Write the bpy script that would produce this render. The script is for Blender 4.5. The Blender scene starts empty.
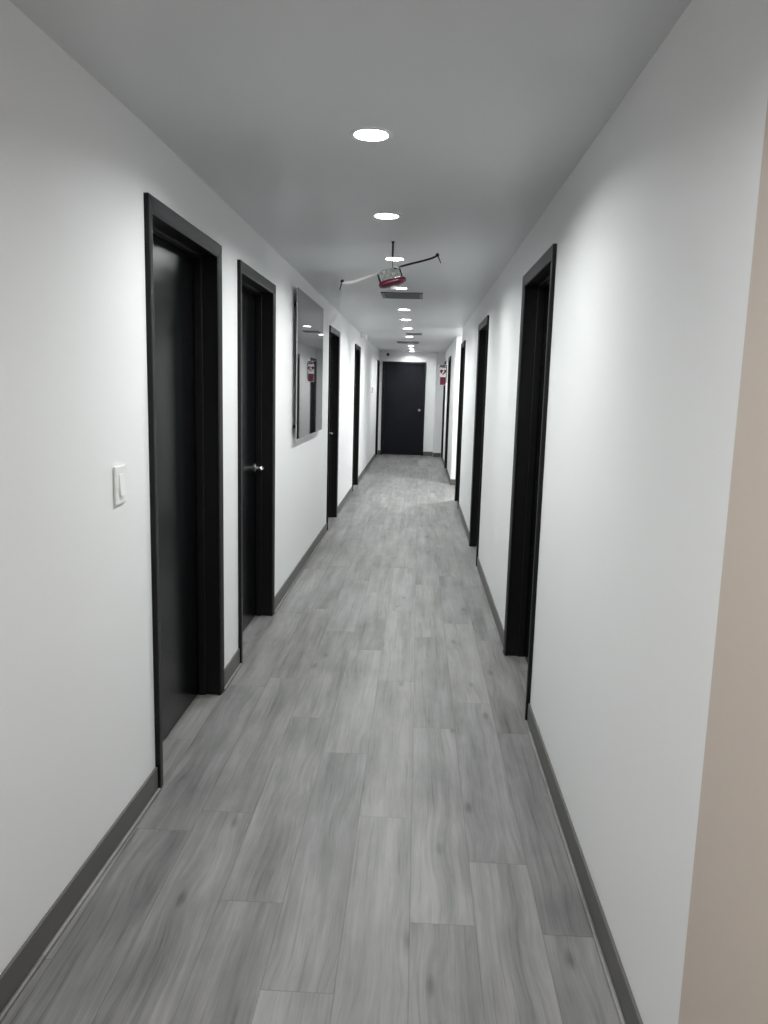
import bpy, bmesh, math
from mathutils import Vector, Matrix

S = bpy.context.scene
COL = S.collection

# ------------------------------------------------------------------ camera, world, exposure
cam_data = bpy.data.cameras.new('camera')
cam_data.sensor_fit = 'VERTICAL'
cam_data.sensor_height = 36.0
cam_data.lens = 36.0 * 777.70 / 1024.0
cam_data.clip_start = 0.02
cam = bpy.data.objects.new('camera', cam_data)
COL.objects.link(cam)
yaw, pitch, roll = -0.040526, -0.156985, 0.026879
fwd = Vector((math.sin(yaw) * math.cos(pitch), math.cos(yaw) * math.cos(pitch), math.sin(pitch)))
right0 = Vector((math.cos(yaw), -math.sin(yaw), 0))
up0 = right0.cross(fwd)
rt = right0 * math.cos(roll) + up0 * math.sin(roll)
up = up0 * math.cos(roll) - right0 * math.sin(roll)
mw = Matrix.Identity(4)
for i in range(3):
    mw[i][0], mw[i][1], mw[i][2] = rt[i], up[i], -fwd[i]
mw[0][3], mw[1][3], mw[2][3] = 0.0, 0.0, 1.5004
cam.matrix_world = mw
S.camera = cam

S.view_settings.view_transform = 'Standard'
S.view_settings.look = 'None'
S.view_settings.gamma = 1.0
S.view_settings.use_curve_mapping = False
S.view_settings.exposure = 2.74
S.cycles.max_bounces = 14
S.cycles.diffuse_bounces = 8
S.cycles.glossy_bounces = 6
S.cycles.sample_clamp_indirect = 4.0
S.cycles.use_denoising = True

W = bpy.data.worlds.new('world')
S.world = W
W.use_nodes = True
W.node_tree.nodes['Background'].inputs[0].default_value = (0.9, 0.93, 1.0, 1)
W.node_tree.nodes['Background'].inputs[1].default_value = 0.02

LAMP = 130.0          # strength of every lens in the hall
ENTRY_FILL = 60.0     # unseen warm lamp added behind the viewer to light the near walls
SIDE_LAMP = 340.0     # lamp of the side passage

# ------------------------------------------------------------------ sizes
XL, XR = -0.9311, 0.5562          # wall faces
CEIL = 2.34
DH = 2.12                         # top of a door casing
CW, CT = 0.056, 0.016             # casing width, thickness
YEND = 17.99
YBACK = -2.4
SIDE0, SIDE1 = 10.77, 12.478       # side passage on the right

# ------------------------------------------------------------------ materials
def mat(name, col, rough=0.5, metal=0.0, spec=0.5, emit=None, bump=None):
    m = bpy.data.materials.new(name)
    m.use_nodes = True
    nt = m.node_tree
    b = nt.nodes['Principled BSDF']
    b.inputs['Base Color'].default_value = (*col, 1)
    b.inputs['Roughness'].default_value = rough
    b.inputs['Metallic'].default_value = metal
    b.inputs['Specular IOR Level'].default_value = spec
    if emit:
        b.inputs['Emission Color'].default_value = (*emit[0], 1)
        b.inputs['Emission Strength'].default_value = emit[1]
    if bump:
        geo = nt.nodes.new('ShaderNodeNewGeometry')
        n = nt.nodes.new('ShaderNodeTexNoise')
        n.inputs['Scale'].default_value = bump[0]
        n.inputs['Detail'].default_value = 4
        nt.links.new(geo.outputs['Position'], n.inputs['Vector'])
        bp = nt.nodes.new('ShaderNodeBump')
        bp.inputs['Strength'].default_value = bump[1]
        bp.inputs['Distance'].default_value = bump[2]
        nt.links.new(n.outputs['Fac'], bp.inputs['Height'])
        nt.links.new(bp.outputs['Normal'], b.inputs['Normal'])
    return m

M = {}
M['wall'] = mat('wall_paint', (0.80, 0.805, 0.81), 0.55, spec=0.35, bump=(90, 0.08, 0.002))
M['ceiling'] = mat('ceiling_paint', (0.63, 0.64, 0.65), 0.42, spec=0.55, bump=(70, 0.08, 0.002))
M['warm_wall'] = mat('beige_wall_paint', (0.56, 0.485, 0.43), 0.6, spec=0.3, bump=(90, 0.08, 0.002))
M['baseboard'] = mat('baseboard_grey', (0.105, 0.102, 0.098), 0.5, spec=0.4)
M['black'] = mat('black_satin_door_paint', (0.0025, 0.0027, 0.0035), 0.22, spec=0.2)
M['casing'] = mat('black_satin_casing_paint', (0.0035, 0.0037, 0.004), 0.46, spec=0.30, bump=(60, 0.04, 0.001))
M['navy'] = mat('navy_black_door_paint', (0.0016, 0.002, 0.006), 0.35, spec=0.25)
M['steel'] = mat('satin_steel', (0.72, 0.71, 0.69), 0.25, metal=1.0)
M['plastic'] = mat('white_plastic', (0.82, 0.82, 0.81), 0.35)
M['trim'] = mat('lamp_trim_white', (0.8, 0.8, 0.8), 0.45)
M['lens'] = mat('lamp_lens', (0.9, 0.9, 0.9), 0.4, emit=((0.97, 1.0, 0.985), LAMP))
M['dim_lens'] = mat('dim_lamp_lens', (0.9, 0.9, 0.9), 0.4, emit=((0.97, 1.0, 0.985), LAMP * 0.35))
M['fill_lens'] = mat('warm_fill_lens', (0.9, 0.9, 0.9), 0.4, emit=((1.0, 0.80, 0.62), ENTRY_FILL))
M['side_lens'] = mat('side_lamp_lens', (0.9, 0.9, 0.9), 0.4, emit=((0.98, 1.0, 0.99), SIDE_LAMP))
M['grille'] = mat('grey_grille_metal', (0.16, 0.17, 0.17), 0.5, metal=0.0)
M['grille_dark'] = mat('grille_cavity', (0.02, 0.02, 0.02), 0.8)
M['glass'] = mat('black_gloss_glass', (0.012, 0.012, 0.013), 0.02, spec=0.55)
M['glass_edge'] = mat('polished_glass_edge', (0.42, 0.44, 0.44), 0.2)
M['glass_back'] = mat('panel_back_paint', (0.7, 0.7, 0.7), 0.5)
M['crimson'] = mat('crimson_gloss', (0.10, 0.004, 0.022), 0.3)
M['dark_metal'] = mat('dark_metal', (0.03, 0.03, 0.032), 0.35, metal=0.6)
M['silver'] = mat('pale_bar', (0.86, 0.86, 0.85), 0.3)
M['pale'] = mat('pale_grey_lattice', (0.50, 0.55, 0.53), 0.5)
M['sign_white'] = mat('sign_white', (0.85, 0.80, 0.81), 0.4)
M['sign_red'] = mat('sign_red', (0.12, 0.003, 0.025), 0.4)
M['sign_black'] = mat('sign_black', (0.01, 0.01, 0.01), 0.5)
M['camera_black'] = mat('camera_black', (0.008, 0.008, 0.008), 0.3)


def floor_material():
    m = bpy.data.materials.new('grey_oak_vinyl_planks')
    m.use_nodes = True
    nt = m.node_tree
    L = nt.links
    b = nt.nodes['Principled BSDF']

    def inp(sock, v):
        if isinstance(v, (int, float)):
            sock.default_value = v
        else:
            L.new(v, sock)

    def mth(op, a, b_=None, c=None):
        n = nt.nodes.new('ShaderNodeMath')
        n.operation = op
        inp(n.inputs[0], a)
        if b_ is not None: inp(n.inputs[1], b_)
        if c is not None: inp(n.inputs[2], c)
        return n.outputs[0]

    def vec(x, y, z=0.0):
        n = nt.nodes.new('ShaderNodeCombineXYZ')
        inp(n.inputs[0], x); inp(n.inputs[1], y); inp(n.inputs[2], z)
        return n.outputs[0]

    def noise(v, scale, detail=3, rough=0.55, dist=0.0):
        n = nt.nodes.new('ShaderNodeTexNoise')
        L.new(v, n.inputs['Vector'])
        n.inputs['Scale'].default_value = scale
        n.inputs['Detail'].default_value = detail
        n.inputs['Roughness'].default_value = rough
        n.inputs['Distortion'].default_value = dist
        return n.outputs['Fac']

    def white(v):
        n = nt.nodes.new('ShaderNodeTexWhiteNoise')
        n.noise_dimensions = '3D'
        L.new(v, n.inputs['Vector'])
        return n.outputs['Value']

    def smooth(x, lo, hi):
        n = nt.nodes.new('ShaderNodeMapRange')
        n.interpolation_type = 'SMOOTHSTEP'
        inp(n.inputs[0], x)
        n.inputs[1].default_value = lo; n.inputs[2].default_value = hi
        n.inputs[3].default_value = 0.0; n.inputs[4].default_value = 1.0
        return n.outputs[0]

    geo = nt.nodes.new('ShaderNodeNewGeometry')
    sep = nt.nodes.new('ShaderNodeSeparateXYZ')
    L.new(geo.outputs['Position'], sep.inputs[0])
    X, Y = sep.outputs[0], sep.outputs[1]
    PW, PL = 0.187, 1.30
    u = mth('DIVIDE', mth('SUBTRACT', X, 0.0235), PW)
    row = mth('FLOOR', u)
    fu = mth('SUBTRACT', u, row)
    # stagger of the end joints, one value per plank row (rows -8 .. 3)
    offs = {-8: 0.3, -7: 0.9, -6: 0.49, -5: 1.109, -4: 1.24, -3: 0.763, -2: 0.43, -1: 1.255, 0: 0.71, 1: 1.015, 2: 0.69, 3: 0.2}
    ramp = nt.nodes.new('ShaderNodeValToRGB')
    ramp.color_ramp.interpolation = 'CONSTANT'
    els = ramp.color_ramp.elements
    ks = sorted(offs)
    while len(els) < len(ks):
        els.new(0.5)
    for i, k in enumerate(ks):
        els[i].position = i / len(ks)
        v = offs[k] / PL
        els[i].color = (v, v, v, 1)
    inp(ramp.inputs[0], mth('DIVIDE', mth('ADD', row, 8.5), float(len(ks))))
    off = ramp.outputs[0]
    w = mth('SUBTRACT', mth('DIVIDE', Y, PL), off)
    pid = mth('FLOOR', w)
    fw = mth('SUBTRACT', w, pid)
    r1 = white(vec(row, pid, 1.0))
    r2 = white(vec(row, pid, 7.0))
    r3 = white(vec(row, pid, 13.0))
    # position inside this plank's own sheet of wood
    px = mth('ADD', X, mth('MULTIPLY', r1, 37.0))
    py = mth('ADD', Y, mth('MULTIPLY', r2, 53.0))
    # slow wander of the grain
    wander = noise(vec(mth('MULTIPLY', px, 6.0), mth('MULTIPLY', py, 1.1), r3), 1.0, 2)
    gx = mth('ADD', px, mth('MULTIPLY', mth('SUBTRACT', wander, 0.5), 0.024))
    # knots
    vor = nt.nodes.new('ShaderNodeTexVoronoi')
    vor.voronoi_dimensions = '2D'
    vor.inputs['Scale'].default_value = 1.0
    L.new(vec(mth('MULTIPLY', px, 4.0), mth('MULTIPLY', py, 1.5)), vor.inputs['Vector'])
    kd = vor.outputs['Distance']
    knot = mth('SUBTRACT', 1.0, smooth(kd, 0.01, 0.085))
    halo = mth('SUBTRACT', 1.0, smooth(kd, 0.05, 0.33))
    gx2 = mth('ADD', gx, mth('MULTIPLY', halo, 0.016))
    broad = noise(vec(mth('MULTIPLY', gx2, 22.0), mth('MULTIPLY', py, 1.3), r3), 1.0, 3, 0.5)
    fine = noise(vec(mth('MULTIPLY', gx2, 130.0), mth('MULTIPLY', py, 5.5), r3), 1.0, 3, 0.6)
    hair = noise(vec(mth('MULTIPLY', gx2, 420.0), mth('MULTIPLY', py, 9.0), r3), 1.0, 2, 0.6)
    rings = mth('SINE', mth('MULTIPLY', mth('ADD', mth('MULTIPLY', gx2, 34.0), mth('MULTIPLY', wander, 4.0)), 6.283))
    blotch = noise(vec(mth('MULTIPLY', px, 6.0), mth('MULTIPLY', py, 2.6), r1), 1.0, 4, 0.6)
    v = mth('MULTIPLY_ADD', mth('SUBTRACT', broad, 0.5), 1.05, 1.0)
    v = mth('MULTIPLY_ADD', mth('SUBTRACT', fine, 0.5), 0.65, v)
    v = mth('MULTIPLY_ADD', mth('SUBTRACT', hair, 0.5), 0.3, v)
    v = mth('MULTIPLY_ADD', mth('MULTIPLY', rings, smooth(blotch, 0.45, 0.65)), 0.07, v)
    v = mth('MULTIPLY_ADD', mth('SUBTRACT', blotch, 0.5), 0.95, v)
    band = noise(vec(mth('MULTIPLY', gx2, 9.0), mth('MULTIPLY', py, 0.9), r2), 1.0, 2, 0.5)
    v = mth('MULTIPLY_ADD', mth('SUBTRACT', band, 0.5), 1.0, v)
    line = noise(vec(mth('MULTIPLY', gx2, 75.0), mth('MULTIPLY', py, 2.2), r2), 1.0, 2, 0.5, 0.4)
    v = mth('SUBTRACT', v, mth('MULTIPLY', smooth(line, 0.56, 0.70), 0.22))
    v = mth('MULTIPLY_ADD', mth('SUBTRACT', r2, 0.5), 0.30, v)
    sparse = mth('GREATER_THAN', r3, 0.5)
    v = mth('SUBTRACT', v, mth('MULTIPLY', mth('MULTIPLY', knot, sparse), 0.4))
    # seams
    du = mth('MULTIPLY', mth('MINIMUM', fu, mth('SUBTRACT', 1.0, fu)), PW)
    dw = mth('MULTIPLY', mth('MINIMUM', fw, mth('SUBTRACT', 1.0, fw)), PL)
    seam = mth('SUBTRACT', 1.0, smooth(mth('MINIMUM', du, dw), 0.0006, 0.0028))
    v = mth('MULTIPLY', v, mth('SUBTRACT', 1.0, mth('MULTIPLY', seam, 0.30)))
    v = mth('MAXIMUM', v, 0.25)
    mixc = nt.nodes.new('ShaderNodeCombineColor')
    base = 0.170
    warm = mth('MULTIPLY', mth('SUBTRACT', r1, 0.5), 0.018)
    inp(mixc.inputs[0], mth('MULTIPLY', v, mth('ADD', base, mth('MULTIPLY', warm, base))))
    inp(mixc.inputs[1], mth('MULTIPLY', v, base * 0.982))
    inp(mixc.inputs[2], mth('MULTIPLY', v, mth('SUBTRACT', base * 0.968, mth('MULTIPLY', warm, base))))
    L.new(mixc.outputs[0], b.inputs['Base Color'])
    inp(b.inputs['Roughness'], mth('MULTIPLY_ADD', fine, 0.18, 0.36))
    b.inputs['Specular IOR Level'].default_value = 0.45
    bp = nt.nodes.new('ShaderNodeBump')
    bp.inputs['Strength'].default_value = 0.25
    bp.inputs['Distance'].default_value = 0.0015
    inp(bp.inputs['Height'], mth('SUBTRACT', mth('ADD', mth('MULTIPLY', fine, 0.5), mth('MULTIPLY', hair, 0.4)), seam))
    L.new(bp.outputs['Normal'], b.inputs['Normal'])
    return m

M['floor'] = floor_material()

# ------------------------------------------------------------------ mesh helpers
def box(bm, x0, x1, y0, y1, z0, z1, bev=0.0, seg=2, mi=0):
    x0, x1 = sorted((x0, x1)); y0, y1 = sorted((y0, y1)); z0, z1 = sorted((z0, z1))
    t = bmesh.new()
    r = bmesh.ops.create_cube(t, size=1.0)
    for v in r['verts']:
        v.co = Vector((x0 + (v.co.x + .5) * (x1 - x0), y0 + (v.co.y + .5) * (y1 - y0), z0 + (v.co.z + .5) * (z1 - z0)))
    if bev > 0:
        bmesh.ops.bevel(t, geom=t.edges[:], offset=bev, segments=seg, profile=0.5, affect='EDGES')
    join(bm, t, mi)

def join(bm, t, mi=0, mtx=None):
    bmesh.ops.recalc_face_normals(t, faces=t.faces[:])
    vm = {}
    for v in t.verts:
        vm[v] = bm.verts.new(mtx @ v.co if mtx else v.co)
    for f in t.faces:
        try:
            nf = bm.faces.new([vm[v] for v in f.verts])
            nf.material_index = mi
            nf.smooth = f.smooth
        except ValueError:
            pass
    t.free()

def lathe(bm, prof, seg=48, mtx=None, mi=0, closed=False, smooth=True):
    """profile of (radius, z) turned about Z"""
    t = bmesh.new()
    rings = []
    for (r, z) in prof:
        if r < 1e-6:
            rings.append([t.verts.new((0, 0, z))])
        else:
            rings.append([t.verts.new((r * math.cos(2 * math.pi * k / seg), r * math.sin(2 * math.pi * k / seg), z)) for k in range(seg)])
    pairs = list(zip(rings, rings[1:]))
    if closed:
        pairs.append((rings[-1], rings[0]))
    for A, B in pairs:
        for k in range(seg):
            k2 = (k + 1) % seg
            if len(A) == 1 and len(B) == 1:
                continue
            if len(A) == 1:
                f = t.faces.new((A[0], B[k], B[k2]))
            elif len(B) == 1:
                f = t.faces.new((A[k], B[0], A[k2]))
            else:
                f = t.faces.new((A[k], B[k], B[k2], A[k2]))
            f.smooth = smooth
    join(bm, t, mi, mtx)

def tube(bm, pts, rad, seg=12, mi=0, flat=1.0):
    """round bar along a polyline; rad may be a list; flat squeezes the section in height"""
    pts = [Vector(p) for p in pts]
    rads = rad if isinstance(rad, (list, tuple)) else [rad] * len(pts)
    t = bmesh.new()
    rings = []
    for i, p in enumerate(pts):
        d = (pts[min(i + 1, len(pts) - 1)] - pts[max(i - 1, 0)]).normalized()
        ref = Vector((0, 1, 0)) if abs(d.y) < 0.9 else Vector((0, 0, 1))
        a = d.cross(ref).normalized()
        b_ = d.cross(a).normalized()
        rings.append([t.verts.new(p + a * rads[i] * flat * math.cos(2 * math.pi * k / seg) + b_ * rads[i] * math.sin(2 * math.pi * k / seg)) for k in range(seg)])
    for A, B in zip(rings, rings[1:]):
        for k in range(seg):
            f = t.faces.new((A[k], A[(k + 1) % seg], B[(k + 1) % seg], B[k]))
            f.smooth = True
    t.faces.new(rings[0]); t.faces.new(rings[-1])
    join(bm, t, mi)

def prism(bm, pts, y0, y1, mi=0):
    """polygon in X-Z pushed along Y"""
    t = bmesh.new()
    A = [t.verts.new((x, y0, z)) for x, z in pts]
    B = [t.verts.new((x, y1, z)) for x, z in pts]
    t.faces.new(A); t.faces.new(B[::-1])
    n = len(pts)
    for i in range(n):
        t.faces.new((A[i], A[(i + 1) % n], B[(i + 1) % n], B[i]))
    bmesh.ops.triangulate(t, faces=[f for f in t.faces if len(f.verts) > 4])
    join(bm, t, mi)

def obj(name, bm, mats, parent=None, origin=None):
    """link a bmesh as one object; vertices are in world space, the origin is taken off"""
    me = bpy.data.meshes.new(name)
    o_ = Vector(origin) if origin is not None else (parent_world(parent) if parent else Vector((0, 0, 0)))
    bmesh.ops.translate(bm, verts=bm.verts[:], vec=-o_)
    bm.to_mesh(me)
    bm.free()
    for m in (mats if isinstance(mats, (list, tuple)) else [mats]):
        me.materials.append(m)
    o = bpy.data.objects.new(name, me)
    COL.objects.link(o)
    if parent:
        o.parent = parent
        o.location = o_ - parent_world(parent)
    else:
        o.location = o_
    return o

def parent_world(o):
    v = Vector((0, 0, 0))
    while o is not None:
        v = v + Vector(o.location)
        o = o.parent
    return v

def tag(o, label, cat, group=None, kind=None):
    if label: o['label'] = label
    if cat: o['category'] = cat
    if group: o['group'] = group
    if kind: o['kind'] = kind
    return o

def thing(name, loc, label, cat, group=None, kind=None):
    o = bpy.data.objects.new(name, None)
    o.empty_display_size = 0.1
    COL.objects.link(o)
    o.location = loc
    return tag(o, label, cat, group, kind)

B = bmesh.new

# ------------------------------------------------------------------ room shell
L_DOORS = [(2.663, 3.632), (4.002, 4.980), (8.038, 9.001), (11.22, 12.135), (17.24, 17.95)]
R_DOORS = [(3.418, 4.380), (6.592, 7.551), (9.865, 10.715), (14.282, 15.207), (16.80, 17.70)]
END_DOOR = (-0.851, 0.138)

LEAN = 0.0226
def lean(bm):
    # the wall before the first door swings out slightly towards the entrance
    y0 = L_DOORS[0][0]
    for v in bm.verts:
        if v.co.y < y0 - 1e-4:
            v.co.x -= LEAN * (y0 - v.co.y)
    return bm

def wall_y(bm, x0, x1, ya, yb, openings):
    """wall running along Y with door openings (casing outer limits)"""
    y = ya
    for (a, b_) in openings:
        box(bm, x0, x1, y, a + 0.03, 0, CEIL)
        box(bm, x0, x1, a + 0.03, b_ - 0.03, DH - 0.03, CEIL)
        y = b_ - 0.03
    box(bm, x0, x1, y, yb, 0, CEIL)

TH = 0.20
PIERX, PIERY = 0.362, 17.74
LX = -0.1885
HOLES = [-1.2, 0.6, 2.76, 3.99, 5.255, 6.74, 8.513, 9.706, 11.113, 12.761, 15.502, 16.63, 17.68]
bm = B(); box(bm, XL - TH - 0.15, 4.0, YBACK - TH, YEND + TH, -0.12, 0.0)
tag(obj('floor', bm, M['floor']), 'grey wood-look plank floor running the length of the hall', 'floor', kind='structure')
def ceiling_mesh():
    bm = B()
    def rect(x0, x1, y0, y1):
        bm.faces.new([bm.verts.new(c) for c in ((x0, y0, CEIL), (x0, y1, CEIL), (x1, y1, CEIL), (x1, y0, CEIL))])
    xa, xb, ya, yb = XL - TH - 0.15, 4.0, YBACK - TH, YEND + TH
    h = 0.12
    rect(xa, LX - h, ya, yb); rect(LX + h, xb, ya, yb)
    y = ya
    for ly in sorted(HOLES):
        rect(LX - h, LX + h, y, ly - h)
        n_ = 48
        inner, outer = [], []
        for k in range(n_):
            a_ = 2 * math.pi * k / n_
            c, q = math.cos(a_), math.sin(a_)
            m_ = max(abs(c), abs(q))
            inner.append(bm.verts.new((LX + 0.0565 * c, ly + 0.0565 * q, CEIL)))
            outer.append(bm.verts.new((LX + h * c / m_, ly + h * q / m_, CEIL)))
        for k in range(n_):
            k2 = (k + 1) % n_
            bm.faces.new((inner[k], inner[k2], outer[k2], outer[k]))
        y = ly + h
    rect(LX - h, LX + h, y, yb)
    for fc in bm.faces:
        fc.normal_update()
        if fc.normal.z > 0:
            fc.normal_flip()
    box(bm, xa, xb, ya, yb, CEIL + 0.08, CEIL + 0.16)
    return bm
bm = ceiling_mesh()
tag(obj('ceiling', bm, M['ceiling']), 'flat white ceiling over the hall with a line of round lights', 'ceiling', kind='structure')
bm = B(); box(bm, XL - TH, XL, YBACK, L_DOORS[0][0], 0, CEIL); wall_y(bm, XL - TH, XL, L_DOORS[0][0], YEND, L_DOORS); lean(bm)
tag(obj('wall_left', bm, M['wall']), 'long white wall with the light switch and the glossy black panel', 'wall', kind='structure')
bm = B(); wall_y(bm, XR, XR + TH, 1.365, SIDE0, R_DOORS[:3])
tag(obj('wall_right', bm, M['wall']), 'long white wall facing the glossy black panel, three black doors in it', 'wall', kind='structure')
bm = B(); wall_y(bm, XR, XR + TH, SIDE1, YEND, R_DOORS[3:])
tag(obj('wall_far_right', bm, M['wall']), 'white wall beyond the side passage, carrying the red heart sign', 'wall', kind='structure')
# side passage
bm = B(); box(bm, XR + TH, 3.8, SIDE0 - 0.16, SIDE0, 0, CEIL)
tag(obj('wall_passage_near', bm, M['wall']), 'white wall of the side passage, hidden round the corner of the third black door', 'wall', kind='structure')
bm = B(); box(bm, XR + TH, 3.8, SIDE1, SIDE1 + 0.16, 0, CEIL)
tag(obj('wall_passage_far', bm, M['wall']), 'white wall of the brightly lit side passage facing up the hall', 'wall', kind='structure')
bm = B(); box(bm, 3.8, 4.0, SIDE0 - 0.16, SIDE1 + 0.16, 0, CEIL)
tag(obj('wall_passage_end', bm, M['wall']), 'white wall closing the side passage', 'wall', kind='structure')
# end wall with the end door
bm = B()
box(bm, XL - TH, END_DOOR[0] + 0.03, YEND, YEND + TH, 0, CEIL)
box(bm, END_DOOR[0] + 0.03, END_DOOR[1] - 0.03, YEND, YEND + TH, DH - 0.03, CEIL)
box(bm, END_DOOR[1] - 0.03, XR + TH, YEND, YEND + TH, 0, CEIL)
tag(obj('wall_end', bm, M['wall']), 'white end wall of the hall around the single dark door', 'wall', kind='structure')
bm = B(); box(bm, PIERX, XR, PIERY, YEND, 0, CEIL)
tag(obj('wall_pier', bm, M['wall']), 'pale grey boxed-out pier in the far corner beside the end door', 'wall', kind='structure')
# lobby behind the viewer
bm = B(); box(bm, XR - 0.012, XR + TH, YBACK, 1.365, 0, CEIL)
tag(obj('wall_entry', bm, M['warm_wall']), 'warm beige stretch of wall at the entrance end of the hall', 'wall', kind='structure')
bm = B(); box(bm, XL - TH - 0.15, XR + TH, YBACK - TH, YBACK, 0, CEIL)
tag(obj('wall_back', bm, M['warm_wall']), 'beige wall closing the entrance end of the hall', 'wall', kind='structure')

# baseboards with shoe strip
BH, BT = 0.094, 0.009
def runs(ya, yb, doors):
    y = ya; out = []
    for a, b_ in doors:
        out.append((y, a)); y = b_
    out.append((y, yb))
    return [r for r in out if r[1] - r[0] > 0.01]

def baseboard_y(name, x, s, spans, label):
    """s = +1 when the room is on the +X side"""
    bm = B()
    for a, b_ in spans:
        box(bm, x, x + s * BT, a, b_, 0.0, BH, 0.002, 1)
    if s > 0: lean(bm)
    o = tag(obj(name, bm, M['baseboard']), label, 'baseboard', kind='structure')
    bm = B()
    for a, b_ in spans:
        box(bm, x + s * BT, x + s * (BT + 0.012), a, b_, 0.0, 0.012, 0.004, 2)
    if s > 0: lean(bm)
    obj('shoe_molding', bm, M['floor'], o)
    return o
baseboard_y('baseboard_left', XL, 1, runs(YBACK, YEND, L_DOORS), 'dark grey baseboard under the light switch wall')
baseboard_y('baseboard_right', XR, -1, runs(1.365, SIDE0, R_DOORS[:3]), 'dark grey baseboard along the wall opposite the glossy panel')
baseboard_y('baseboard_far_right', XR, -1, runs(SIDE1, PIERY, R_DOORS[3:]), 'dark grey baseboard below the red heart sign')
bm = B(); box(bm, XR - BT, 3.8, SIDE1, SIDE1 - BT, 0, BH, 0.002, 1)
tag(obj('baseboard_passage', bm, M['baseboard']), 'dark grey baseboard of the side passage', 'baseboard', kind='structure')
bm = B()
box(bm, XL + 0.02, END_DOOR[0], YEND - BT, YEND, 0, BH, 0.002, 1)
box(bm, END_DOOR[1], PIERX, YEND - BT, YEND, 0, BH, 0.002, 1)
box(bm, PIERX, XR - 0.022, PIERY - BT, PIERY, 0, BH, 0.002, 1)
tag(obj('baseboard_end', bm, M['baseboard']), 'dark grey baseboard across the end wall and its pier', 'baseboard', kind='structure')

# ------------------------------------------------------------------ doors
def frame_map(kind, a, b_):
    """local (u along the wall, d into the wall, z) -> world boxes"""
    if kind == 'L':
        return lambda u0, u1, d0, d1, z0, z1: (XL - d0, XL - d1, a + u0, a + u1, z0, z1)
    if kind == 'R':
        return lambda u0, u1, d0, d1, z0, z1: (XR + d0, XR + d1, a + u0, a + u1, z0, z1)
    return lambda u0, u1, d0, d1, z0, z1: (a + u0, a + u1, YEND + d0, YEND + d1, z0, z1)

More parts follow.
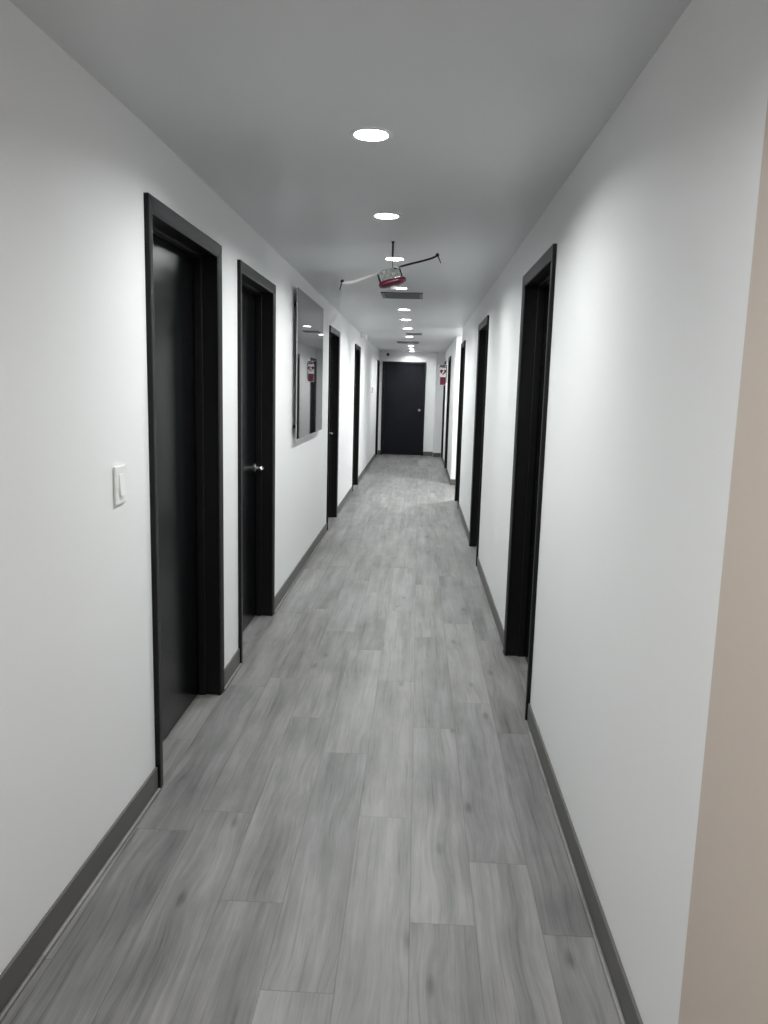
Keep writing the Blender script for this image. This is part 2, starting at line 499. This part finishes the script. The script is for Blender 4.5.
def make_door(n, kind, a, b_, label, handle_far, recess=0.097, paint='black', knob=False):
    w = b_ - a
    f = frame_map(kind, a, b_)
    base = {'L': (XL, (a + b_) / 2, 0), 'R': (XR, (a + b_) / 2, 0), 'E': ((a + b_) / 2, YEND, 0)}[kind]
    root = thing('door_%d' % n, base, label, 'door', kind='structure')
    # casing: two mitred legs and a head, one frame
    bm = B()
    prof_in = [(0.0, 0.0), (0.0, CT), (0.006, CT + 0.002), (CW - 0.012, CT - 0.002), (CW, CT - 0.006), (CW, 0.0)]
    t = bmesh.new()
    def ring(corner):
        return [t.verts.new((0, 0, 0)) for _ in prof_in]
    # path: left foot, left top, right top, right foot in (u, z); each inset by profile s
    rows = []
    for (s, h) in prof_in:
        rows.append(([(s, 0.0), (s, DH - s), (w - s, DH - s), (w - s, 0.0)], h))
    verts = []
    for path, h in rows:
        r_ = []
        for (u, z) in path:
            x0, x1, y0, y1, z0, z1 = f(u, u, -h, -h, z, z)
            r_.append(t.verts.new((x0, y0, z0)))
        verts.append(r_)
    for i in range(len(verts)):
        A, C = verts[i], verts[(i + 1) % len(verts)]
        for k in range(3):
            t.faces.new((A[k], A[k + 1], C[k + 1], C[k]))
    t.faces.new([v[0] for v in verts]); t.faces.new([v[3] for v in verts])
    join(bm, t)
    obj('door_casing', bm, M['casing'], root)
    # jamb lining with a stop bead
    bm = B()
    o1 = CW - 0.006
    D = 0.19
    box(bm, *f(0.03, o1, 0, D, 0, DH - 0.03))
    box(bm, *f(w - o1, w - 0.03, 0, D, 0, DH - 0.03))
    box(bm, *f(o1, w - o1, 0, D, DH - o1, DH - 0.03))
    if recess > 0.06:
        s0, s1 = recess - 0.036, recess - 0.001
        box(bm, *f(o1, o1 + 0.013, s0, s1, 0, DH - o1), 0.003, 2)
        box(bm, *f(w - o1 - 0.013, w - o1, s0, s1, 0, DH - o1), 0.003, 2)
        box(bm, *f(o1 + 0.013, w - o1 - 0.013, s0, s1, DH - o1 - 0.013, DH - o1), 0.003, 2)
    obj('door_jamb', bm, M['casing'], root)
    # leaf
    bm = B()
    box(bm, *f(o1 + 0.003, w - o1 - 0.003, recess, recess + 0.044, 0.008, DH - o1 - 0.003), 0.0025, 2)
    leaf = obj('door_leaf', bm, M[paint], root)
    # hinges on the side away from the handle
    hu = o1 + 0.004 if handle_far else w - o1 - 0.004
    for hz in (0.22, 1.03, 1.82):
        bm = B()
        x0, x1, y0, y1, z0, z1 = f(hu, hu, recess - 0.006, recess - 0.006, hz, hz + 0.10)
        tube(bm, [(x0, y0, z0), (x0, y0, z1)], 0.0055, 10)
        obj('hinge', bm, M['dark_metal'], leaf)
    # lever or knob
    lu = w - o1 - 0.036 if handle_far else o1 + 0.036
    hz = 0.982
    sgn = -1 if handle_far else 1
    def P(u, d, z):
        x0, x1, y0, y1, z0, z1 = f(u, u, d, d, z, z)
        return Vector((x0, y0, z0))
    bm = B()
    if knob:
        hz = 1.035
        lu = w - o1 - 0.072
        tube(bm, [P(lu, recess, hz), P(lu, recess - 0.006, hz)], 0.032, 24)
        tube(bm, [P(lu, recess - 0.006, hz), P(lu, recess - 0.03, hz)], 0.011, 16)
        tube(bm, [P(lu, recess - 0.028, hz), P(lu, recess - 0.034, hz), P(lu, recess - 0.046, hz), P(lu, recess - 0.056, hz), P(lu, recess - 0.061, hz)],
             [0.014, 0.024, 0.028, 0.024, 0.012], 24)
        obj('door_knob', bm, M['steel'], leaf)['label'] = 'steel knob'
    else:
        tube(bm, [P(lu, recess, hz), P(lu, recess - 0.008, hz)], 0.027, 24)
        tube(bm, [P(lu, recess - 0.008, hz), P(lu, recess - 0.052, hz)], 0.010, 16)
        tube(bm, [P(lu - sgn * 0.008, recess - 0.052, hz), P(lu + sgn * 0.03, recess - 0.054, hz), P(lu + sgn * 0.085, recess - 0.050, hz - 0.002)], [0.008, 0.008, 0.0065], 14)
        obj('door_handle', bm, M['steel'], leaf)['label'] = 'steel lever handle'
    return root

LN = ['recessed black door beside the white light switch',
      'recessed black door between the light switch door and the glossy black panel, steel lever showing',
      'recessed black door just beyond the glossy black wall panel',
      'narrow-looking black door just before the small white two-headed fixture',
      'black door at the very corner next to the dark end door']
RN = ['recessed black door facing the gap before the glossy black panel, tallest on its wall',
      'second black door on the wall opposite the glossy black panel',
      'third black door, at the corner where the lit side passage opens',
      'first black door past the side passage, before the red heart sign',
      'black door partly covered by the red heart sign']
n = 1
for (a, b_), lb, hf in zip(L_DOORS, LN, (False, True, True, False, False)):
    make_door(n, 'L', a, b_, lb, hf); n += 1
for (a, b_), lb in zip(R_DOORS, RN):
    make_door(n, 'R', a, b_, lb, False); n += 1
make_door(n, 'E', END_DOOR[0], END_DOOR[1], 'wide navy-black door closing the far end of the hall', True, recess=0.03, paint='navy', knob=True)

# ------------------------------------------------------------------ recessed downlights
RECESS = 0.016
def make_downlight(y, label, lens='lens', x=LX, group='recessed ceiling lights along the hall', surface=False):
    root = thing('downlight', (x, y, CEIL), label, 'ceiling light', group)
    T = Matrix.Translation((x, y, CEIL))
    bm = B()
    lathe(bm, [(0.055, 0.0), (0.055, -0.003), (0.058, -0.005), (0.068, -0.0045), (0.0735, -0.002), (0.074, 0.0)], 48, T)
    obj('trim_ring', bm, M['trim'], root)
    if surface:
        prof = [(0.0, -0.0125), (0.02, -0.0121), (0.037, -0.0104), (0.048, -0.0076), (0.0545, -0.0035), (0.0545, -0.0005), (0.0, -0.0005)]
    else:
        bm = B()
        lathe(bm, [(0.055, -0.001), (0.0535, RECESS * 0.5), (0.051, RECESS), (0.051, RECESS + 0.03), (0.0, RECESS + 0.03)], 48, T)
        obj('baffle', bm, M['trim'], root)
        prof = [(0.0, RECESS - 0.003), (0.025, RECESS - 0.0022), (0.044, RECESS), (0.0505, RECESS + 0.003), (0.0505, RECESS + 0.006), (0.0, RECESS + 0.006)]
    bm = B()
    lathe(bm, prof, 48, T)
    obj('lens', bm, M[lens], root)['label'] = 'glowing white lens'
    return root

LAMPS = [
    (2.76, 'bright round ceiling light over the light switch door, highest in the picture of its row'),
    (3.99, 'second round ceiling light in the row, just before the hanging red pod'),
    (5.255, 'round ceiling light behind the thin rod of the hanging red pod'),
    (6.74, 'round ceiling light between the hanging red pod and the big grey vent'),
    (8.513, 'round ceiling light first beyond the big grey vent'),
    (9.706, 'round ceiling light second beyond the big grey vent'),
    (11.113, 'round ceiling light at the mouth of the lit side passage'),
    (12.761, 'round ceiling light between the two small far vents'),
    (15.502, 'round ceiling light first beyond the last ceiling vent, third from the end door'),
    (16.63, 'round ceiling light second from the end door'),
    (17.68, 'round ceiling light right in front of the end door'),
]
for y, lb in LAMPS:
    make_downlight(y, lb, 'dim_lens' if y > 17 else 'lens')
make_downlight(0.6, 'unseen round ceiling light added over the entrance end, before the light switch', group=None)  # extra light out of view, added to brighten the near walls
make_downlight(-1.2, 'unseen warm ceiling light added at the entrance end behind the viewer', 'fill_lens', group=None)  # added warm fill behind the camera, never in view
make_downlight(11.65, 'ceiling light inside the side passage, out of the hall', 'side_lens', x=1.2, group=None, surface=True)

# ------------------------------------------------------------------ ceiling vents
def make_vent(x0, x1, y0, y1, label):
    cx, cy = (x0 + x1) / 2, (y0 + y1) / 2
    root = thing('ceiling_vent', (cx, cy, CEIL), label, 'vent', 'grey ceiling vents')
    fr = 0.028
    bm = B()
    z0, z1 = CEIL - 0.012, CEIL
    box(bm, x0, x1, y0, y0 + fr, z0, z1, 0.003, 2)
    box(bm, x0, x1, y1 - fr, y1, z0, z1, 0.003, 2)
    box(bm, x0, x0 + fr, y0 + fr, y1 - fr, z0, z1, 0.003, 2)
    box(bm, x1 - fr, x1, y0 + fr, y1 - fr, z0, z1, 0.003, 2)
    obj('vent_frame', bm, M['grille'], root)
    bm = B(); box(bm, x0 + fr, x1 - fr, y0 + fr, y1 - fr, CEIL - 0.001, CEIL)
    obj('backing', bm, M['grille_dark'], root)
    bm = B()
    k = max(4, int((y1 - y0 - 2 * fr) / 0.026))
    for i in range(k):
        yy = y0 + fr + (i + 0.5) * (y1 - y0 - 2 * fr) / k
        t = bmesh.new()
        h, q = -0.014, 0.011
        vs = [t.verts.new((xx, yy + dy, CEIL - 0.006 + dz)) for xx in (x0 + fr, x1 - fr)
              for dy, dz in ((-q, -h * .45), (-q + 0.002, -h * .45), (q, h * .45), (q - 0.002, h * .45))]
        for j in range(4):
            t.faces.new((vs[j], vs[(j + 1) % 4], vs[4 + (j + 1) % 4], vs[4 + j]))
        t.faces.new(vs[:4]); t.faces.new(vs[4:])
        join(bm, t)
    obj('louver_slats', bm, M['grille'], root)
make_vent(-0.366, 0.004, 7.03, 7.43, 'large grey louvered ceiling vent just behind the hanging red pod')
make_vent(-0.229, 0.014, 11.98, 12.26, 'small grey ceiling vent level with the side passage')
make_vent(-0.428, -0.032, 14.06, 14.52, 'grey ceiling vent farther down, last before the end door')

# ------------------------------------------------------------------ hanging red pod with crossbar
HY = 4.666
hang = thing('hanging_ornament', (-0.183, HY, CEIL), 'crimson pod and tilted silver bar hanging on a rod from the ceiling', 'hanging ornament')
bm = B(); lathe(bm, [(0, 0), (0.009, 0), (0.009, -0.004), (0.006, -0.010), (0, -0.011)], 24, Matrix.Translation((-0.183, HY, CEIL)))
obj('ceiling_cup', bm, M['dark_metal'], hang)
bm = B(); tube(bm, [(-0.183, HY, CEIL - 0.008), (-0.183, HY, CEIL - 0.085)], 0.0058, 12); tube(bm, [(-0.183, HY, CEIL - 0.08), (-0.181, HY, 2.188)], 0.0024, 8)
obj('rod', bm, M['dark_metal'], hang)
# crossbar: pale half and dark half, both upswept at the tips
bl = [(-0.474, HY, 2.106), (-0.455, HY, 2.103), (-0.43, HY, 2.105), (-0.40, HY, 2.112), (-0.33, HY, 2.138), (-0.26, HY, 2.163), (-0.19, HY, 2.186)]
bm = B(); tube(bm, bl, [0.0075, 0.0085, 0.0088, 0.0085, 0.0078, 0.0065, 0.0055], 12)
bar = obj('crossbar', bm, M['silver'], hang)
br = [(-0.19, HY, 2.186), (-0.15, HY, 2.198), (-0.08, HY, 2.217), (0.0, HY, 2.238), (0.04, HY, 2.250), (0.066, HY, 2.262), (0.076, HY, 2.270)]
bm = B(); tube(bm, br, [0.0055, 0.0058, 0.006, 0.006, 0.006, 0.0058, 0.0055], 12)
obj('crossbar', bm, M['dark_metal'], hang)['label'] = 'dark half of the bar'
for (cx, cz, tx, tz) in ((-0.472, 2.112, -0.487, 2.062), (0.075, 2.270, 0.097, 2.224)):
    bm = B(); t = bmesh.new(); bmesh.ops.create_uvsphere(t, u_segments=16, v_segments=10, radius=0.011)
    for fc in t.faces: fc.smooth = True
    join(bm, t, 0, Matrix.Translation((cx, HY, cz)))
    obj('end_cap', bm, M['dark_metal'], hang)
    bm = B(); tube(bm, [(cx, HY, cz), (cx + (tx - cx) * .35, HY, cz + (tz - cz) * .3), (tx, HY, tz)], [0.0042, 0.0036, 0.0026], 8)
    obj('hanging_wire', bm, M['dark_metal'], hang)
# lattice cage between bar and pod
bm = B()
def tilt(x, z):
    c, s_ = math.cos(0.27), math.sin(0.27)
    return (-0.180 + c * x - s_ * z, 2.112 + s_ * x + c * z)
for yy in (HY - 0.03, HY + 0.03):
    P0 = [tilt(x, 0.02) for x in (-0.055, -0.018, 0.018, 0.055)]
    P1 = [tilt(x, 0.072) for x in (-0.050, -0.016, 0.020, 0.052)]
    for a_, c_ in zip(P0, P1):
        tube(bm, [(a_[0], yy, a_[1]), (c_[0], yy, c_[1])], 0.0028, 8)
    for i in range(3):
        tube(bm, [(P0[i][0], yy, P0[i][1]), (P1[i + 1][0], yy, P1[i + 1][1])], 0.0024, 8)
        tube(bm, [(P0[i + 1][0], yy, P0[i + 1][1]), (P1[i][0], yy, P1[i][1])], 0.0024, 8)
    tube(bm, [(P1[0][0], yy, P1[0][1]), (P1[3][0], yy, P1[3][1])], 0.0032, 8)
for i in (0, 3):
    for z_ in (0.02, 0.072):
        q = tilt((-0.055, 0, 0, 0.055)[i], z_)
        tube(bm, [(q[0], HY - 0.03, q[1]), (q[0], HY + 0.03, q[1])], 0.003, 8)
obj('lattice_cage', bm, M['pale'], hang)
for xx in (-0.068, 0.062):
    a_, c_ = tilt(xx, 0.012), tilt(xx - 0.004, 0.066)
    bm = B(); tube(bm, [(a_[0], HY, a_[1]), (c_[0], HY, c_[1])], 0.0055, 10)
    obj('strut', bm, M['dark_metal'], hang)
# pod: a rounded capsule with a flattened section
def capsule(half, ry, rz):
    t = bmesh.new()
    prof = []
    N = 28
    for i in range(N + 1):
        s_ = -1 + 2 * i / N
        prof.append((s_ * half, max(0.0, 1 - abs(s_) ** 4.0) ** 0.5))
    rings = []
    for x, r in prof:
        if r < 1e-4:
            rings.append([t.verts.new((x, 0, 0))])
        else:
            rings.append([t.verts.new((x, ry * r * math.cos(2 * math.pi * k / 24), rz * r * math.sin(2 * math.pi * k / 24))) for k in range(24)])
    for A, C in zip(rings, rings[1:]):
        for k in range(24):
            k2 = (k + 1) % 24
            if len(A) == 1: fc = t.faces.new((A[0], C[k], C[k2]))
            elif len(C) == 1: fc = t.faces.new((A[k], C[0], A[k2]))
            else: fc = t.faces.new((A[k], C[k], C[k2], A[k2]))
            fc.smooth = True
    return t
bm = B(); join(bm, capsule(0.083, 0.05, 0.023), 0, Matrix.Translation((-0.180, HY, 2.112)) @ Matrix.Rotation(-0.27, 4, 'Y'))
pod = obj('pod', bm, M['crimson'], hang); pod['label'] = 'crimson rounded pod'
bm = B()
q = tilt(0.0, -0.028)
box(bm, q[0] - 0.016, q[0] + 0.016, HY - 0.014, HY + 0.014, q[1] - 0.014, q[1] + 0.008, 0.004, 2)
obj('white_foot', bm, M['plastic'], hang)

hang.location.x += 0.004

# ------------------------------------------------------------------ glossy black wall panel on stand-offs
PY0, PY1, PZ0, PZ1 = 5.715, 7.225, 1.115, 2.203
PX0, PX1 = XL + 0.032, XL + 0.040
panel = thing('glass_panel', (XL, (PY0 + PY1) / 2, PZ0), 'large frameless glossy black panel hung on stand-offs on the white wall', 'wall panel')
bm = B(); box(bm, PX0, PX1, PY0, PY1, PZ0, PZ1, 0.001, 1, 0)
bm.faces.ensure_lookup_table()
for fc in bm.faces:
    fc.normal_update()
    fc.material_index = 0 if fc.normal.x > 0.9 else (2 if fc.normal.x < -0.9 else 1)
obj('pane', bm, [M['glass'], M['glass_edge'], M['glass_back']], panel)
for yy in (PY0 + 0.09, PY1 - 0.09):
    for zz in (PZ0 + 0.09, PZ1 - 0.11):
        bm = B(); tube(bm, [(XL + 0.0008, yy, zz), (PX0, yy, zz)], 0.012, 20)
        obj('standoff', bm, M['dark_metal'], panel)

# ------------------------------------------------------------------ light switch, wall plate
SWX = XL - LEAN * (L_DOORS[0][0] - 2.396)
sw = thing('light_switch', (SWX, 2.396, 1.120), 'white rocker light switch on the wall beside the first black door', 'light switch')
bm = B(); box(bm, SWX, SWX + 0.008, 2.354, 2.438, 1.120, 1.240, 0.003, 3)
obj('cover_plate', bm, M['plastic'], sw)
bm = B()
t = bmesh.new()
y0, y1, z0, z1 = 2.379, 2.413, 1.145, 1.215
vs = [t.verts.new(c) for c in ((SWX + 0.007, y0, z0), (SWX + 0.007, y1, z0), (SWX + 0.007, y1, z1), (SWX + 0.007, y0, z1),
                               (SWX + 0.015, y0, z0), (SWX + 0.015, y1, z0), (SWX + 0.0095, y1, z1), (SWX + 0.0095, y0, z1))]
for q in ((0, 1, 2, 3), (4, 5, 6, 7), (0, 1, 5, 4), (1, 2, 6, 5), (2, 3, 7, 6), (3, 0, 4, 7)):
    t.faces.new([vs[i] for i in q])
bmesh.ops.recalc_face_normals(t, faces=t.faces[:])
bmesh.ops.bevel(t, geom=t.edges[:], offset=0.0012, segments=2, profile=0.5, affect='EDGES')
join(bm, t)
obj('rocker', bm, M['plastic'], sw)

wp = thing('thermostat', (XL, 15.52, 1.412), 'small white wall control far down the hall between two black doors', 'thermostat')
bm = B(); box(bm, XL, XL + 0.022, 15.46, 15.58, 1.412, 1.532, 0.006, 3)
obj('housing', bm, M['plastic'], wp)
bm = B(); box(bm, XL + 0.020, XL + 0.0235, 15.485, 15.555, 1.467, 1.512, 0.001, 1)
obj('display', bm, M['grille'], wp)

# small white two-headed fixture high on the wall
ef = thing('emergency_light', (XL, 12.32, 2.25), 'small white two-headed fixture high on the wall under the ceiling', 'light fixture')
bm = B(); box(bm, XL, XL + 0.05, 12.20, 12.44, 2.268, 2.337, 0.009, 3)
obj('body', bm, M['plastic'], ef)
for yy in (12.24, 12.40):
    bm = B()
    lathe(bm, [(0, 0), (0.022, 0), (0.033, 0.024), (0.037, 0.052), (0.033, 0.056), (0.029, 0.046), (0, 0.044)], 24,
          Matrix.Translation((XL + 0.035, yy, 2.293)) @ Matrix.Rotation(math.radians(100), 4, 'Y'))
    obj('lamp_head', bm, M['plastic'], ef)

# black dome camera high on the end wall
cm = thing('dome_camera', (-0.735, YEND, 2.273), 'tiny black dome camera on the end wall above the dark door', 'camera')
TX = Matrix.Translation((-0.735, YEND, 2.273)) @ Matrix.Rotation(math.pi / 2, 4, 'X')
bm = B(); lathe(bm, [(0, 0), (0.034, 0), (0.034, 0.014), (0.030, 0.018), (0, 0.018)], 24, TX)
obj('mount', bm, M['camera_black'], cm)
bm = B(); lathe(bm, [(0.027, 0.017), (0.026, 0.03), (0.019, 0.041), (0.010, 0.046), (0, 0.047)], 24, TX)
obj('dome', bm, M['camera_black'], cm)

# ------------------------------------------------------------------ projecting AED sign
SX1, SY = XR, 16.35
sg = thing('aed_sign', (SX1, SY, 1.66), 'white and red heart sign reading AED, standing out from the wall', 'sign')
SX0 = SX1 - 0.140
SZ0, SZ1 = 1.606, 2.035
scx = (SX0 + SX1 - 0.012) / 2
bm = B(); box(bm, SX0, SX1 - 0.012, SY, SY + 0.006, SZ0, SZ1, 0.002, 1)
obj('sign_plate', bm, M['sign_white'], sg)
bm = B(); box(bm, SX1 - 0.012, SX1, SY - 0.012, SY + 0.018, SZ0 + 0.05, SZ1 - 0.05, 0.002, 1)
obj('wall_flange', bm, M['dark_metal'], sg)
cu = bpy.data.curves.new('sign_text', 'FONT')
cu.body = 'AED'
cu.align_x = 'CENTER'; cu.align_y = 'CENTER'
cu.size = 0.077
cu.offset = 0.0045
cu.extrude = 0.0004
cu.materials.append(M['sign_black'])
tmp = bpy.data.objects.new('lettering_curve', cu)
COL.objects.link(tmp)
me = bpy.data.meshes.new_from_object(tmp.evaluated_get(bpy.context.evaluated_depsgraph_get()))
bpy.data.objects.remove(tmp)
bpy.data.curves.remove(cu)
tx = bpy.data.objects.new('lettering', me)
COL.objects.link(tx)
tx.parent = sg
tx.rotation_euler = (math.pi / 2, 0, 0)
tx.location = Vector((scx, SY - 0.0006, 1.992)) - Vector(sg.location)
tx['label'] = 'black letters AED'
def heart(cx, cz, s_, n_=40):
    pts = []
    for i in range(n_):
        a_ = 2 * math.pi * i / n_
        pts.append((cx + s_ * 16 * math.sin(a_) ** 3 / 16, cz + s_ * (13 * math.cos(a_) - 5 * math.cos(2 * a_) - 2 * math.cos(3 * a_) - math.cos(4 * a_)) / 16))
    return pts
bm = B(); prism(bm, heart(scx, 1.876, 0.064), SY - 0.0012, SY - 0.0002)
ht = obj('heart', bm, M['sign_red'], sg); ht['label'] = 'dark red heart'
bolt = [(0.012, 0.034), (-0.016, -0.004), (-0.001, -0.002), (-0.010, -0.036), (0.019, 0.008), (0.004, 0.006)]
bm = B(); prism(bm, [(scx + x * 1.5, 1.872 + z * 1.3) for x, z in bolt], SY - 0.0022, SY - 0.0013)
obj('bolt', bm, M['sign_white'], ht)
bm = B(); box(bm, SX0 + 0.006, SX1 - 0.018, SY - 0.0012, SY - 0.0002, 1.613, 1.772)
rp = obj('red_band', bm, M['sign_red'], sg); rp['label'] = 'dark red lower band'
